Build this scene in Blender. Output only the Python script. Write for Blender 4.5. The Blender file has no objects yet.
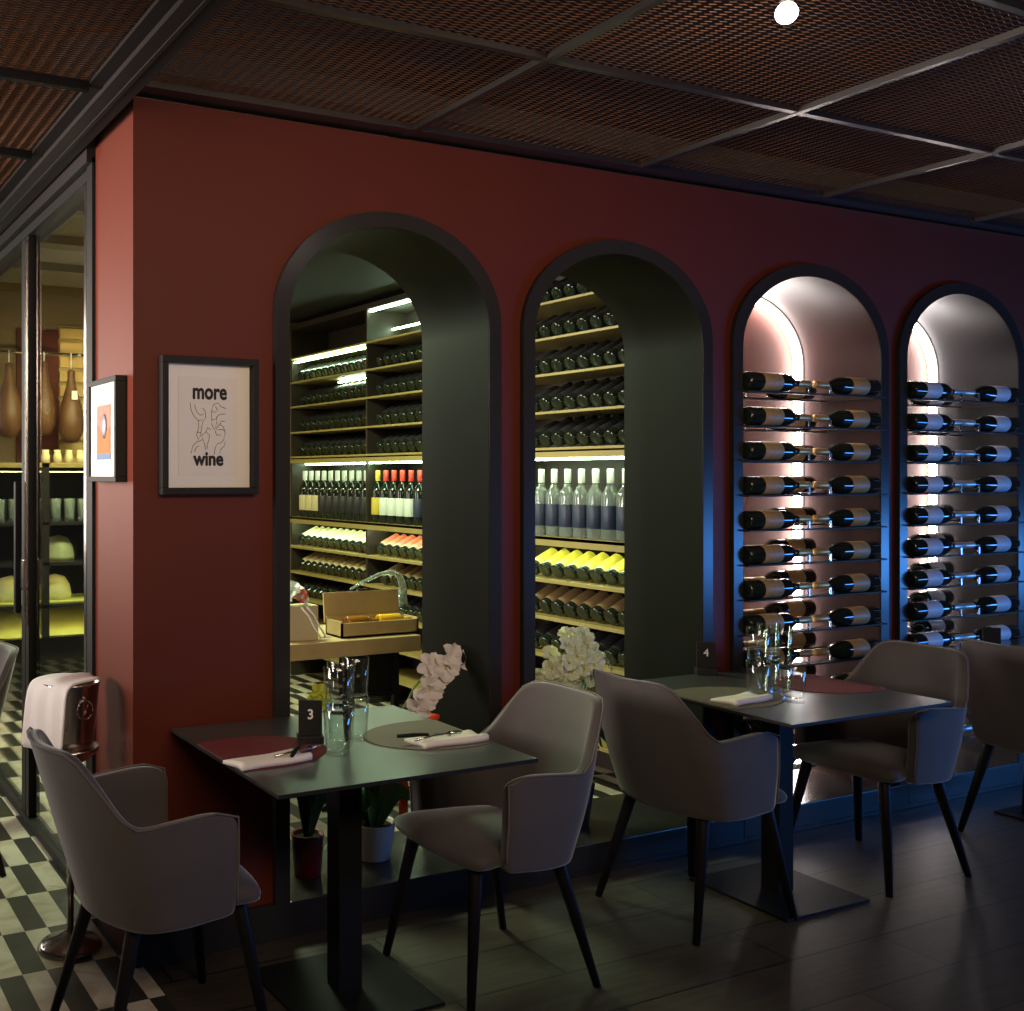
import bpy, bmesh, math, random
from mathutils import Vector, Matrix
random.seed(7)
PI = math.pi
scene = bpy.context.scene
col = scene.collection

# ------------------------------------------------------------------ camera
F_PX, YAW, EYE = 1062.66, math.radians(25.2419), 1.58
cd = bpy.data.cameras.new('camera'); cam = bpy.data.objects.new('camera', cd); col.objects.link(cam)
cam.location = (0, 0, EYE); cam.rotation_euler = (PI/2, 0, -YAW)
cd.sensor_fit = 'HORIZONTAL'; cd.sensor_width = 36
cd.lens = F_PX/1024*36; cd.shift_x = (512-266)/1024; cd.shift_y = -(505.5-475)/1024
cd.clip_start = .02; cd.clip_end = 60
scene.camera = cam
# ------------------------------------------------------------------ world, exposure, lights
w = bpy.data.worlds.new('World'); scene.world = w; w.use_nodes = True
bg = w.node_tree.nodes['Background']; bg.inputs[0].default_value = (1.0, .86, .78, 1); bg.inputs[1].default_value = .012
vs = scene.view_settings; vs.view_transform = 'Standard'; vs.look = 'None'; vs.exposure = 0.0; vs.gamma = 1; vs.use_curve_mapping = False

def area(name, loc, target, sx, sy, power, color, spread=180):
    l = bpy.data.lights.new(name, 'AREA'); l.shape = 'RECTANGLE'; l.size = sx; l.size_y = sy
    l.energy = power; l.color = color; l.spread = math.radians(spread)
    o = bpy.data.objects.new(name, l); col.objects.link(o); o.location = loc
    o.rotation_euler = (Vector(target)-Vector(loc)).to_track_quat('-Z', 'Y').to_euler(); return o
def spot(name, loc, target, power, color, angle, blend=.6, r=.05):
    l = bpy.data.lights.new(name, 'SPOT'); l.energy = power; l.color = color
    l.spot_size = math.radians(angle); l.spot_blend = blend; l.shadow_soft_size = r
    o = bpy.data.objects.new(name, l); col.objects.link(o); o.location = loc
    o.rotation_euler = (Vector(target)-Vector(loc)).to_track_quat('-Z', 'Y').to_euler(); return o
area('left_fill_light', (-2.6, 3.75, 2.1), (1.07, 3.45, 2.1), 1.5, 1.2, 36, (1.0, .88, .82), 48)  # unseen area lamp added at left to brighten the pillar side
area('blue_bar_light', (8.0, .3, .90), (4.6, 3.0, .35), 3.0, .5, 88, (.07, .32, 1.0), 150)
area('wall_fill_light', (.7, -.5, 2.62), (1.6, 3.2, 2.05), 2.2, .5, 32, (1.0, .76, .56), 125)  # unseen area lamp added behind the camera to light the red wall
area('ceiling_fill_light', (1.2, -1.3, 1.1), (1.3, -.6, 3.0), 2.0, .8, 40, (1.0, .74, .50), 150)  # unseen upward lamp added to brighten the ceiling mesh
area('aisle_end_light', (-.9, 7.6, 1.9), (.8, 3.2, 1.5), 1.6, 1.6, 82, (1.0, .93, .80))
spot('ceiling_downlight', (2.0, 1.0, 2.75), (2.6, 3.2, 1.6), 16, (1.0, .78, .60), 95, .9, .08)
area('cellar_ceiling_light', (2.09, 5.4, 2.72), (2.3, 5.2, 0), .7, .7, 100, (.80, 1.0, .62))
area('cellar_display_light', (1.75, 6.55, 2.25), (1.85, 7.35, 1.3), .9, .15, 25, (1.0, .85, .35))

# ------------------------------------------------------------------ materials
def mat(name, color, rough=.5, metal=0, spec=.5, noise=0, nscale=20, bump=0, emit=None, es=0, trans=0, ior=1.45, sheen=0, coat=0):
    m = bpy.data.materials.new(name); m.use_nodes = True; nt = m.node_tree; b = nt.nodes['Principled BSDF']
    b.inputs['Base Color'].default_value = (*color, 1); b.inputs['Roughness'].default_value = rough
    b.inputs['Metallic'].default_value = metal; b.inputs['Specular IOR Level'].default_value = spec
    b.inputs['Transmission Weight'].default_value = trans; b.inputs['IOR'].default_value = ior
    b.inputs['Coat Weight'].default_value = coat
    if sheen: b.inputs['Sheen Weight'].default_value = sheen; b.inputs['Sheen Roughness'].default_value = .4
    if emit: b.inputs['Emission Color'].default_value = (*emit, 1); b.inputs['Emission Strength'].default_value = es
    if noise or bump:
        tc = nt.nodes.new('ShaderNodeTexCoord'); n = nt.nodes.new('ShaderNodeTexNoise'); n.inputs['Scale'].default_value = nscale; n.inputs['Detail'].default_value = 6
        nt.links.new(tc.outputs['Object'], n.inputs['Vector'])
        if noise:
            r = nt.nodes.new('ShaderNodeMix'); r.data_type = 'RGBA'
            r.inputs[6].default_value = (*[c*(1-noise) for c in color], 1); r.inputs[7].default_value = (*[min(1, c*(1+noise)) for c in color], 1)
            nt.links.new(n.outputs[0], r.inputs[0]); nt.links.new(r.outputs[2], b.inputs['Base Color'])
        if bump:
            bp = nt.nodes.new('ShaderNodeBump'); bp.inputs['Strength'].default_value = bump; bp.inputs['Distance'].default_value = .002
            nt.links.new(n.outputs[0], bp.inputs['Height']); nt.links.new(bp.outputs[0], b.inputs['Normal'])
    return m
M = {}
M['red'] = mat('red_paint', (.100, .0168, .0070), .55, 0, .26, noise=.10, nscale=3, bump=.15)
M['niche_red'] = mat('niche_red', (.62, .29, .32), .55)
M['niche_lining_red'] = mat('niche_lining_brown', (.036, .016, .014), .42, 0, .14)
M['niche_lining_grey'] = mat('niche_lining_grey', (.018, .016, .018), .42, 0, .16)
M['black'] = mat('black_satin', (.026, .023, .021), .24, 0, .30)
M['jamb'] = mat('jamb_dark', (.009, .009, .007), .55, 0, .12)
M['black_metal'] = mat('black_metal', (.009, .009, .010), .5, 0, .12, noise=.2, nscale=60)
M['tabletop'] = mat('tabletop_laminate', (.035, .036, .033), .30, ior=2.5, bump=.05, nscale=150)
M['velvet'] = mat('taupe_velvet', (.064, .053, .049), .85, sheen=.4, noise=.15, nscale=14, bump=.3)
M['velvet_dark'] = mat('taupe_piping', (.10, .08, .073), .8, sheen=.2)
M['leg'] = mat('dark_wood_leg', (.008, .007, .008), .5, 0, .25)
M['steel'] = mat('brushed_steel', (.55, .50, .47), .22, 1)
M['bar'] = mat('ceiling_bar', (.14, .125, .115), .36, .95)
M['mesh'] = mat('ceiling_mesh', (.40, .205, .115), .5, .2)
M['plenum'] = mat('ceiling_plenum', (.026, .014, .010), .9)
M['soil'] = mat('soil', (.02, .014, .01), .95, 0, .1)
M['frame'] = mat('frame_black', (.014, .013, .012), .55, 0, .2)
M['beam'] = mat('beam_metal', (.022, .017, .015), .7, 0, .15)
M['cellar_ceiling'] = mat('cellar_black', (.010, .010, .010), .8)
M['beige'] = mat('beige_plaster', (.42, .36, .27), .8)
M['brown_wall'] = mat('brown_plaster', (.22, .15, .08), .8)
M['oak'] = mat('oak', (.44, .32, .14), .5, noise=.25, nscale=8)
M['shelf'] = mat('shelf_oak', (.31, .23, .075), .45, noise=.2, nscale=10)
M['dark_wood'] = mat('shelving_dark', (.03, .022, .016), .5)
M['paper'] = mat('white_paper', (.72, .68, .63), .8)
M['art_paper'] = mat('print_paper', (.69, .65, .60), .85)
M['ink'] = mat('black_ink', (.012, .012, .012), .7)
M['napkin'] = mat('napkin_cloth', (.74, .68, .60), .9, bump=.4, nscale=90)
M['towel'] = mat('white_towel', (.80, .76, .74), .95, bump=.6, nscale=120)
M['mat_red'] = mat('red_leather', (.13, .016, .018), .75, bump=.25, nscale=200)
M['mat_taupe'] = mat('taupe_leather', (.12, .095, .068), .78, bump=.25, nscale=200)
M['glass'] = mat('clear_glass', (1, 1, 1), .0, trans=1, ior=1.45)
M['bottle'] = mat('bottle_dark_glass', (.010, .014, .010), .06, coat=.3)
M['bottle_clear'] = mat('bottle_clear_glass', (.75, .86, .82), .05, trans=.85)
M['gold_label'] = mat('gold_label', (.40, .24, .08), .5, noise=.25, nscale=80)
M['white_label'] = mat('white_label', (.55, .53, .55), .5, noise=.1, nscale=80)
M['foil'] = mat('gold_foil', (.55, .36, .14), .35, .5)
M['foil_silver'] = mat('silver_foil', (.55, .52, .48), .35, .5)
for n, c in dict(yellow=(.58, .44, .05), beige=(.55, .46, .26), red=(.72, .16, .09), brown=(.20, .13, .06), cream=(.66, .58, .36), dark=(.02, .018, .022), redcap=(.62, .05, .03), whitecap=(.62, .66, .58), navy=(.02, .03, .06)).items():
    M['lb_'+n] = mat('label_'+n, c, .45)
M['leaf'] = mat('leaf_green', (.035, .10, .025), .4, noise=.35, nscale=12)
M['stem'] = mat('stem_green', (.10, .16, .04), .5)
M['petal'] = mat('white_petal', (.80, .74, .72), .6, noise=.06, nscale=30)
M['petal_green'] = mat('greenish_petal', (.76, .80, .55), .6, noise=.1, nscale=30)
M['petal_yellow'] = mat('yellow_green_petal', (.50, .55, .05), .6)
M['pot_white'] = mat('white_ceramic', (.62, .52, .48), .5)
M['pot_red'] = mat('red_ceramic', (.12, .007, .012), .3)
M['orange'] = mat('orange_red', (.75, .07, .02), .5)
M['amber'] = mat('amber_glass', (.70, .38, .02), .15, coat=.4)
M['amber_dark'] = mat('amber_dark_glass', (.26, .10, .015), .15, coat=.4)
M['ham'] = mat('cured_ham', (.10, .042, .018), .5, noise=.4, nscale=12)
M['cheese'] = mat('pale_cheese', (.72, .66, .30), .55, noise=.15, nscale=15)
M['tray'] = mat('yellow_board', (.70, .66, .16), .5)
M['slat'] = mat('wood_slat', (.60, .40, .14), .5, noise=.2, nscale=9)
M['led'] = mat('led_white', (1, 1, 1), .5, emit=(1.0, .92, .88), es=46)
M['led_green'] = mat('led_cool', (1, 1, 1), .5, emit=(.66, 1.0, .66), es=30)
M['led_yellow'] = mat('led_warm', (1, 1, 1), .5, emit=(1.0, .86, .36), es=16)
M['bulb'] = mat('bulb_glow', (1, 1, 1), .5, emit=(1.0, .90, .78), es=130)
M['art_orange'] = mat('art_orange', (.62, .15, .05), .8, noise=.2, nscale=30)
M['art_blue'] = mat('art_blue', (.14, .20, .30), .8)
M['art_brown'] = mat('art_brown', (.34, .18, .13), .8, noise=.5, nscale=30)
M['art_grey'] = mat('art_grey', (.42, .42, .46), .8)

def clear_glass():
    m = M['glass']; nt = m.node_tree; nt.nodes.clear()
    out = nt.nodes.new('ShaderNodeOutputMaterial'); tr = nt.nodes.new('ShaderNodeBsdfTransparent'); gl_ = nt.nodes.new('ShaderNodeBsdfGlossy'); fr = nt.nodes.new('ShaderNodeLayerWeight'); pw = nt.nodes.new('ShaderNodeMath'); pw.operation = 'POWER'; pw.inputs[1].default_value = 4.0; ma = nt.nodes.new('ShaderNodeMath'); ma.operation = 'MULTIPLY_ADD'; ma.inputs[1].default_value = .75; ma.inputs[2].default_value = .045; mx = nt.nodes.new('ShaderNodeMixShader')
    tr.inputs[0].default_value = (.95, .97, .96, 1); gl_.inputs['Roughness'].default_value = .02; fr.inputs['Blend'].default_value = .5
    nt.links.new(fr.outputs['Facing'], pw.inputs[0]); nt.links.new(pw.outputs[0], ma.inputs[0]); nt.links.new(ma.outputs[0], mx.inputs[0]); nt.links.new(tr.outputs[0], mx.inputs[1]); nt.links.new(gl_.outputs[0], mx.inputs[2]); nt.links.new(mx.outputs[0], out.inputs[0])
clear_glass()
def floor_mats():
    # dark plank floor
    m = bpy.data.materials.new('dark_floor'); m.use_nodes = True; nt = m.node_tree; b = nt.nodes['Principled BSDF']
    tc = nt.nodes.new('ShaderNodeTexCoord'); br = nt.nodes.new('ShaderNodeTexBrick')
    br.inputs['Scale'].default_value = 1; br.inputs['Brick Width'].default_value = 1.15; br.inputs['Row Height'].default_value = .24
    br.inputs['Mortar Size'].default_value = .004; br.offset = .37
    br.inputs['Color1'].default_value = (.096, .077, .054, 1); br.inputs['Color2'].default_value = (.062, .051, .038, 1); br.inputs['Mortar'].default_value = (.012, .011, .010, 1)
    nt.links.new(tc.outputs['Object'], br.inputs['Vector'])
    mp = nt.nodes.new('ShaderNodeMapping'); mp.inputs['Scale'].default_value = (1.5, 14, 1); n = nt.nodes.new('ShaderNodeTexNoise'); n.inputs['Scale'].default_value = 3; n.inputs['Detail'].default_value = 8
    nt.links.new(tc.outputs['Object'], mp.inputs[0]); nt.links.new(mp.outputs[0], n.inputs['Vector'])
    mx = nt.nodes.new('ShaderNodeMix'); mx.data_type = 'RGBA'; mx.blend_type = 'MULTIPLY'; mx.inputs[0].default_value = .7
    nt.links.new(br.outputs['Color'], mx.inputs[6]); nt.links.new(n.outputs[0], mx.inputs[7]); nt.links.new(mx.outputs[2], b.inputs['Base Color'])
    bp = nt.nodes.new('ShaderNodeBump'); bp.inputs['Strength'].default_value = .25; bp.inputs['Distance'].default_value = .004
    nt.links.new(n.outputs[0], bp.inputs['Height']); nt.links.new(bp.outputs[0], b.inputs['Normal'])
    b.inputs['Roughness'].default_value = .42; b.inputs['Specular IOR Level'].default_value = .28
    M['floor'] = m
    # checkered marble tile, each tile 0.078 x 0.317
    m = bpy.data.materials.new('checker_tile'); m.use_nodes = True; nt = m.node_tree; b = nt.nodes['Principled BSDF']
    tc = nt.nodes.new('ShaderNodeTexCoord'); mp = nt.nodes.new('ShaderNodeMapping')
    mp.inputs['Location'].default_value = (-.814/.078, -3.367/.317, .5); mp.inputs['Scale'].default_value = (1/.078, 1/.317, 0)
    ck = nt.nodes.new('ShaderNodeTexChecker'); ck.inputs['Scale'].default_value = 1
    ck.inputs[1].default_value = (.030, .027, .022, 1); ck.inputs[2].default_value = (.52, .46, .37, 1)
    nt.links.new(tc.outputs['Object'], mp.inputs[0]); nt.links.new(mp.outputs[0], ck.inputs['Vector'])
    n = nt.nodes.new('ShaderNodeTexNoise'); n.inputs['Scale'].default_value = 5; n.inputs['Detail'].default_value = 9; n.inputs['Distortion'].default_value = 1.2
    nt.links.new(tc.outputs['Object'], n.inputs['Vector'])
    rp = nt.nodes.new('ShaderNodeValToRGB'); rp.color_ramp.elements[0].position = .38; rp.color_ramp.elements[0].color = (.62, .55, .46, 1); rp.color_ramp.elements[1].position = .56; rp.color_ramp.elements[1].color = (1, 1, 1, 1)
    nt.links.new(n.outputs[0], rp.inputs[0])
    mx = nt.nodes.new('ShaderNodeMix'); mx.data_type = 'RGBA'; mx.blend_type = 'MULTIPLY'; mx.inputs[0].default_value = .8
    nt.links.new(ck.outputs[0], mx.inputs[6]); nt.links.new(rp.outputs[0], mx.inputs[7]); nt.links.new(mx.outputs[2], b.inputs['Base Color'])
    b.inputs['Roughness'].default_value = .42; b.inputs['Specular IOR Level'].default_value = .3
    M['tile'] = m
floor_mats()

# ------------------------------------------------------------------ helpers
def tag(o, label=None, cat=None, group=None, kind=None):
    if label: o['label'] = label
    if cat: o['category'] = cat
    if group: o['group'] = group
    if kind: o['kind'] = kind
    return o
def thing(name, label, cat, loc=(0, 0, 0), rz=0, group=None):
    o = bpy.data.objects.new(name, None); col.objects.link(o); o.location = loc; o.rotation_euler = (0, 0, rz); o.empty_display_size = .05
    return tag(o, label, cat, group)
def obj(name, bm, m, parent=None, smooth=False, sub=0, loc=None):
    me = bpy.data.meshes.new(name); bmesh.ops.recalc_face_normals(bm, faces=bm.faces[:]); bm.to_mesh(me); bm.free()
    for x in (m if isinstance(m, (list, tuple)) else [m]): me.materials.append(x)
    if smooth:
        for p in me.polygons: p.use_smooth = True
    o = bpy.data.objects.new(name, me); col.objects.link(o)
    if parent: o.parent = parent
    if loc: o.location = loc
    if sub:
        s_ = o.modifiers.new('sub', 'SUBSURF'); s_.levels = sub; s_.render_levels = sub
    return o
def kids(o): return [c for c in bpy.data.objects if c.parent == o]
def copy_tree(o, parent=None):
    c = o.copy(); col.objects.link(c); c.parent = parent
    for ch in list(o.children): copy_tree(ch, c)
    return c
def dup(o, loc, rz=None, label=None, group=None):
    c = copy_tree(o); c.location = loc
    if rz is not None: c.rotation_euler = (0, 0, rz)
    return tag(c, label, None, group)
def nb(): return bmesh.new()
def box(bm, x0, x1, y0, y1, z0, z1, bev=0, mi=0):
    vs_ = [bm.verts.new((x, y, z)) for x in (x0, x1) for y in (y0, y1) for z in (z0, z1)]
    fs = [bm.faces.new([vs_[i] for i in q]) for q in ((0, 1, 3, 2), (4, 6, 7, 5), (0, 4, 5, 1), (2, 3, 7, 6), (0, 2, 6, 4), (1, 5, 7, 3))]
    for f_ in fs: f_.material_index = mi
    if bev:
        es = list({e for f_ in fs for e in f_.edges}); bmesh.ops.bevel(bm, geom=es, offset=bev, segments=2, affect='EDGES', profile=.6)
    return bm
def lathe(bm, prof, seg=24, mi=None, mtx=None):
    rings = []
    for r, z in prof:
        if r < 1e-5: rings.append([bm.verts.new((0, 0, z))])
        else: rings.append([bm.verts.new((r*math.cos(2*PI*i/seg), r*math.sin(2*PI*i/seg), z)) for i in range(seg)])
    for k in range(len(rings)-1):
        A, B = rings[k], rings[k+1]
        for i in range(seg):
            j = (i+1) % seg
            if len(A) == 1 and len(B) == 1: continue
            if len(A) == 1: f_ = bm.faces.new((A[0], B[i], B[j]))
            elif len(B) == 1: f_ = bm.faces.new((A[i], A[j], B[0]))
            else: f_ = bm.faces.new((A[i], A[j], B[j], B[i]))
            f_.smooth = True
            if mi: f_.material_index = mi[k]
    if mtx is not None:
        bmesh.ops.transform(bm, matrix=mtx, verts=[v for R in rings for v in R])
    return bm
def tube(bm, pts, r, seg=8, cap=True):
    pts = [Vector(p) for p in pts]; n = len(pts); rs = r if isinstance(r, (list, tuple)) else [r]*n
    rings = []; up = Vector((0, 0, 1))
    for i, p in enumerate(pts):
        t = (pts[min(i+1, n-1)]-pts[max(i-1, 0)]).normalized()
        a = t.cross(up if abs(t.z) < .95 else Vector((1, 0, 0))).normalized(); b = t.cross(a)
        rings.append([bm.verts.new(p+rs[i]*(a*math.cos(2*PI*k/seg)+b*math.sin(2*PI*k/seg))) for k in range(seg)])
    for A, B in zip(rings, rings[1:]):
        for k in range(seg):
            f_ = bm.faces.new((A[k], A[(k+1) % seg], B[(k+1) % seg], B[k])); f_.smooth = True
    if cap: bm.faces.new(rings[0][::-1]); bm.faces.new(rings[-1])
    return bm
def text_obj(name, s, size, m, parent, mtx, bold=0.0, sx=1.0):
    cu = bpy.data.curves.new(name, 'FONT'); cu.body = s; cu.size = size; cu.align_x = 'CENTER'; cu.align_y = 'CENTER'; cu.extrude = .0003
    t = bpy.data.objects.new(name, cu); col.objects.link(t); bpy.context.view_layer.update()
    m0 = bpy.data.meshes.new_from_object(t.evaluated_get(bpy.context.evaluated_depsgraph_get())); bpy.data.objects.remove(t)
    bm = nb(); n = 8 if bold else 1
    for k in range(n):   # heavier strokes: shifted copies of the letters
        c = m0.copy(); c.transform(Matrix.Translation((bold*math.cos(2*PI*k/n), bold*math.sin(2*PI*k/n), k*.00003))); bm.from_mesh(c); bpy.data.meshes.remove(c)
    me = bpy.data.meshes.new(name); bm.to_mesh(me); bm.free(); me.materials.clear(); me.materials.append(m)
    for p in me.polygons: p.material_index = 0
    me.transform(mtx @ Matrix.Diagonal((sx, 1, 1, 1)))
    o = bpy.data.objects.new(name, me); col.objects.link(o); o.parent = parent; return o
ORD = ['top', 'second', 'third', 'fourth', 'fifth', 'sixth', 'seventh', 'eighth', 'ninth', 'tenth', 'eleventh', 'twelfth']

# ------------------------------------------------------------------ setting
WY, WB, XC, ZC = 3.28, 3.71, 1.073, 2.80          # wall face, wall back, pillar corner, wall top
ZT, BO = 2.523, .385                               # arch outer top, rise
ARCH = [(1.571, 2.520), (2.625, 3.622), (3.746, 4.758), (4.837, 5.820)]
FW, SILL = .055, .12
def arch_pts(x0, x1, ztop, rise, z0, n=36):
    c, a = (x0+x1)/2, (x1-x0)/2; zs = ztop-rise
    return [(x0, z0)] + [(c-a*math.cos(PI*i/n), zs+rise*math.sin(PI*i/n)) for i in range(n+1)] + [(x1, z0)]

def front_wall(name, y0, xs, xe, arches, m):
    bm = nb()
    def q(*p): bm.faces.new([bm.verts.new(v) for v in p])
    cur = xs
    for x0, x1 in arches:
        x0 += .02; x1 -= .02
        q((cur, y0, 0), (x0, y0, 0), (x0, y0, ZC), (cur, y0, ZC)); cur = x1
        pts = arch_pts(x0, x1, ZT-.02, BO-.02, SILL)
        q((x0, y0, 0), (x1, y0, 0), (x1, y0, SILL), (x0, y0, SILL))
        for (a, za), (b, zb) in zip(pts[1:-1], pts[2:-1]): q((a, y0, za), (b, y0, zb), (b, y0, ZC), (a, y0, ZC))
    q((cur, y0, 0), (xe, y0, 0), (xe, y0, ZC), (cur, y0, ZC))
    return bm
bm = front_wall('wall_front', WY, XC, 9.5, ARCH, None)
bm2 = front_wall('b', WB, XC, 9.5, ARCH[:2], None)
me = bpy.data.meshes.new('tmp'); bm2.to_mesh(me); bm2.free(); bm.from_mesh(me)
box(bm, XC, XC+.001, WY, WB, 0, ZC)
def q(bm, *p, mi=0):
    f_ = bm.faces.new([bm.verts.new(v) for v in p]); f_.material_index = mi; return f_
q(bm, (XC, WY, ZC), (9.5, WY, ZC), (9.5, WB, ZC), (XC, WB, ZC))
tag(obj('wall_front', bm, M['red']), kind='structure')

# arch frames: front ring, outer edge, jamb lining
def frame(i, x0, x1, yb, m):
    bm = nb(); yf = WY-.025
    O = arch_pts(x0, x1, ZT, BO, 0.0); I = arch_pts(x0+FW, x1-FW, ZT-FW, BO-FW*.8, 0.0)
    for k in range(len(O)-1):
        (a, za), (b, zb), (c_, zc_), (d, zd) = O[k], O[k+1], I[k+1], I[k]
        q(bm, (a, yf, za), (b, yf, zb), (c_, yf, zc_), (d, yf, zd))
        q(bm, (a, yf, za), (b, yf, zb), (b, WY, zb), (a, WY, za))
        f_ = q(bm, (d, yf, zd), (c_, yf, zc_), (c_, yf+.008, zc_), (d, yf+.008, zd)); f_.smooth = True
    bmesh.ops.remove_doubles(bm, verts=bm.verts[:], dist=1e-5)
    tag(obj('trim_%d' % (i+1), bm, M['black']), kind='structure')
    bm = nb()
    for k in range(len(I)-1):
        (c_, zc_), (d, zd) = I[k], I[k+1]
        f_ = q(bm, (c_, WY-.019, zc_), (d, WY-.019, zd), (d, yb, zd), (c_, yb, zc_)); f_.smooth = True
    bmesh.ops.remove_doubles(bm, verts=bm.verts[:], dist=1e-5)
    tag(obj('trim_%d' % (i+5), bm, m), kind='structure')
    bm = nb(); box(bm, x0+FW, x1-FW, WY-.03, yb, .02, SILL, .004)
    tag(obj('trim_%d' % (i+9), bm, M['black']), kind='structure')
for i, (a, b) in enumerate(ARCH):
    frame(i, a, b, WB if i < 2 else WB+.02, [M['jamb'], M['jamb'], M['niche_lining_red'], M['niche_lining_grey']][i])
# niche back panels
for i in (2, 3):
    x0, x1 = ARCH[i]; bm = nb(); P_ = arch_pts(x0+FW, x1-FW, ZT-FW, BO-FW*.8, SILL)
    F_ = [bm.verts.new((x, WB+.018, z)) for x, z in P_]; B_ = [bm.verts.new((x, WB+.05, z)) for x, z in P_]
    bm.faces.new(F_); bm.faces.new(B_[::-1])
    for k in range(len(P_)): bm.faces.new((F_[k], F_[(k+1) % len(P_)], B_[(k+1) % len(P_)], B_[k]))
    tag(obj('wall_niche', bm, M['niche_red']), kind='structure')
# baseboard (black plinth along the wall)
bm = nb(); box(bm, XC, 9.5, WY-.028, WY-.001, 0, SILL-.002, .003)
tag(obj('baseboard_front', bm, M['black']), kind='structure')
# floors
bm = nb(); box(bm, 1.10, 9.5, -3, 3.30, -.05, 0); tag(obj('floor', bm, M['floor']), kind='structure')
bm = nb(); box(bm, -3.5, 1.10, -3, 9, -.05, 0); box(bm, 1.10, 9.5, 3.30, 9, -.05, 0); tag(obj('floor', bm, M['tile']), kind='structure')
# ceilings
bm = nb(); box(bm, -3.5, 9.5, -3, 3.6, 3.12, 3.2); box(bm, -3.5, .98, 3.6, 9, 3.12, 3.2); tag(obj('ceiling', bm, M['plenum']), kind='structure')
bm = nb(); box(bm, 2.30, 4.3, WB, 7.8, 2.80, 2.9); tag(obj('ceiling', bm, M['cellar_ceiling']), kind='structure')
bm = nb(); box(bm, 1.12, 2.30, WB, 7.8, 2.95, 3.05)
for y in (5.2, 6.0, 6.8): box(bm, 1.12, 2.30, y, y+.06, 2.90, 2.95)
tag(obj('ceiling', bm, M['beige']), kind='structure')
# cellar walls
bm = nb(); box(bm, 1.12, 4.3, 7.62, 7.7, 0, 3.0); tag(obj('wall_back', bm, M['brown_wall']), kind='structure')
bm = nb(); box(bm, 4.12, 4.2, 3.80, 7.62, 0, 2.8); tag(obj('wall_right', bm, M['dark_wood']), kind='structure')
bm = nb(); box(bm, 1.62, 1.915, 7.58, 7.615, .2, 2.62); tag(obj('wall_panel', bm, M['red']), kind='structure')
# expanded-metal ceiling panels
PX, PY, ZM = 1.075, .80, 2.83
def mesh_panel():
    bm = nb(); L, S, wd = .038, .0165, .0044; ny = int(PY/S); nx = int(PX/L)
    for j in range(ny+1):
        pr_ = None
        for i in range(2*nx+2):
            x = i*L/2; y = j*S+(S*.5 if i % 2 else 0)
            v0 = bm.verts.new((x, y-wd/2, 0)); v1 = bm.verts.new((x, y+wd/2, .005))
            if pr_: bm.faces.new((pr_[0], v0, v1, pr_[1]))
            pr_ = (v0, v1)
    for i in range(2*nx+2):
        x = i*L/2
    return bm
me_panel = None
def panel(x, y):
    global me_panel
    if me_panel is None:
        o = obj('ceiling_mesh', mesh_panel(), M['mesh']); me_panel = o.data
    else:
        o = bpy.data.objects.new('ceiling_mesh', me_panel); col.objects.link(o)
    o.location = (x, y, ZM); tag(o, kind='structure')
for j in range(4):
    for i in range(6): panel(1.03+i*PX-.005, .10+j*PY)
for j in range(7):
    for i in range(2): panel(.93-(i+1)*PX, .10+j*PY)
bm = nb()
for k in range(6): box(bm, 2.10+k*PX-.012, 2.10+k*PX+.012, -.7, 3.30, ZM-.022, ZM-.002)
for k in range(5): box(bm, 1.0, 8.6, -.72+.02+k*.8-.012+.0, -.72+.02+k*.8+.012, ZM-.020, ZM-.001)
box(bm, 1.0, 8.6, 3.20, 3.30, ZM-.02, ZM+.03)
tag(obj('trim_13', bm, M['bar']), kind='structure')
bm = nb()
for k in range(9): box(bm, -1.3, .93, -.70+k*.8-.014, -.70+k*.8+.014, ZM-.03, ZM-.001)
box(bm, -.16, -.13, -1, 6, ZM-.03, ZM-.001)
tag(obj('trim_14', bm, M['black_metal']), kind='structure')
# steel beam over the aisle
bm = nb(); box(bm, .93, 1.03, -1, 7.6, ZM-.012, ZM); box(bm, .93, 1.03, -1, 7.6, ZM-.085, ZM-.073); box(bm, .974, .986, -1, 7.6, ZM-.09, ZM-.01)
tag(obj('trim_15', bm, M['beam']), kind='structure')
bm = nb(); box(bm, 1.04, 1.20, WB, 7.6, 2.70, ZM-.01); tag(obj('wall_header', bm, M['beam']), kind='structure')  # header darkened to the beam colour, standing in for shadow

# ------------------------------------------------------------------ glass partition to the cellar
bm = nb(); box(bm, 1.06, 1.11, WB, WB+.07, 0, 2.72); box(bm, 1.075, 1.125, 4.79, 4.85, 0, 2.72); box(bm, 1.075, 1.125, 4.86, 4.93, 0, 2.72)
box(bm, 1.07, 1.13, WB, 7.6, 2.66, 2.72); box(bm, 1.07, 1.13, WB, 7.6, 0, .035); box(bm, 1.075, 1.125, 5.95, 6.05, 0, 2.72)
win = tag(obj('window_1', bm, M['frame']), kind='structure')
bm = nb(); box(bm, 1.093, 1.101, WB+.07, 4.79, .035, 2.66); box(bm, 1.093, 1.101, 4.93, 5.95, .035, 2.66); obj('glass_pane', bm, M['glass'], win)
bm = nb(); box(bm, 1.058, 1.074, WB+.071, WB+.10, .04, 2.64); box(bm, 1.066, 1.076, 4.80, 4.83, .9, 2.64); obj('steel_edge', bm, M['steel'], win)
bm = nb(); box(bm, 1.05, 1.075, 4.79, 4.93, 1.06, 1.20, .006); obj('lock_plate', bm, M['steel'], win)
bm = nb(); box(bm, 1.03, 1.06, 4.86, 4.90, .95, 1.55, .008); obj('door_handle', bm, M['black_metal'], win)

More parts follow.
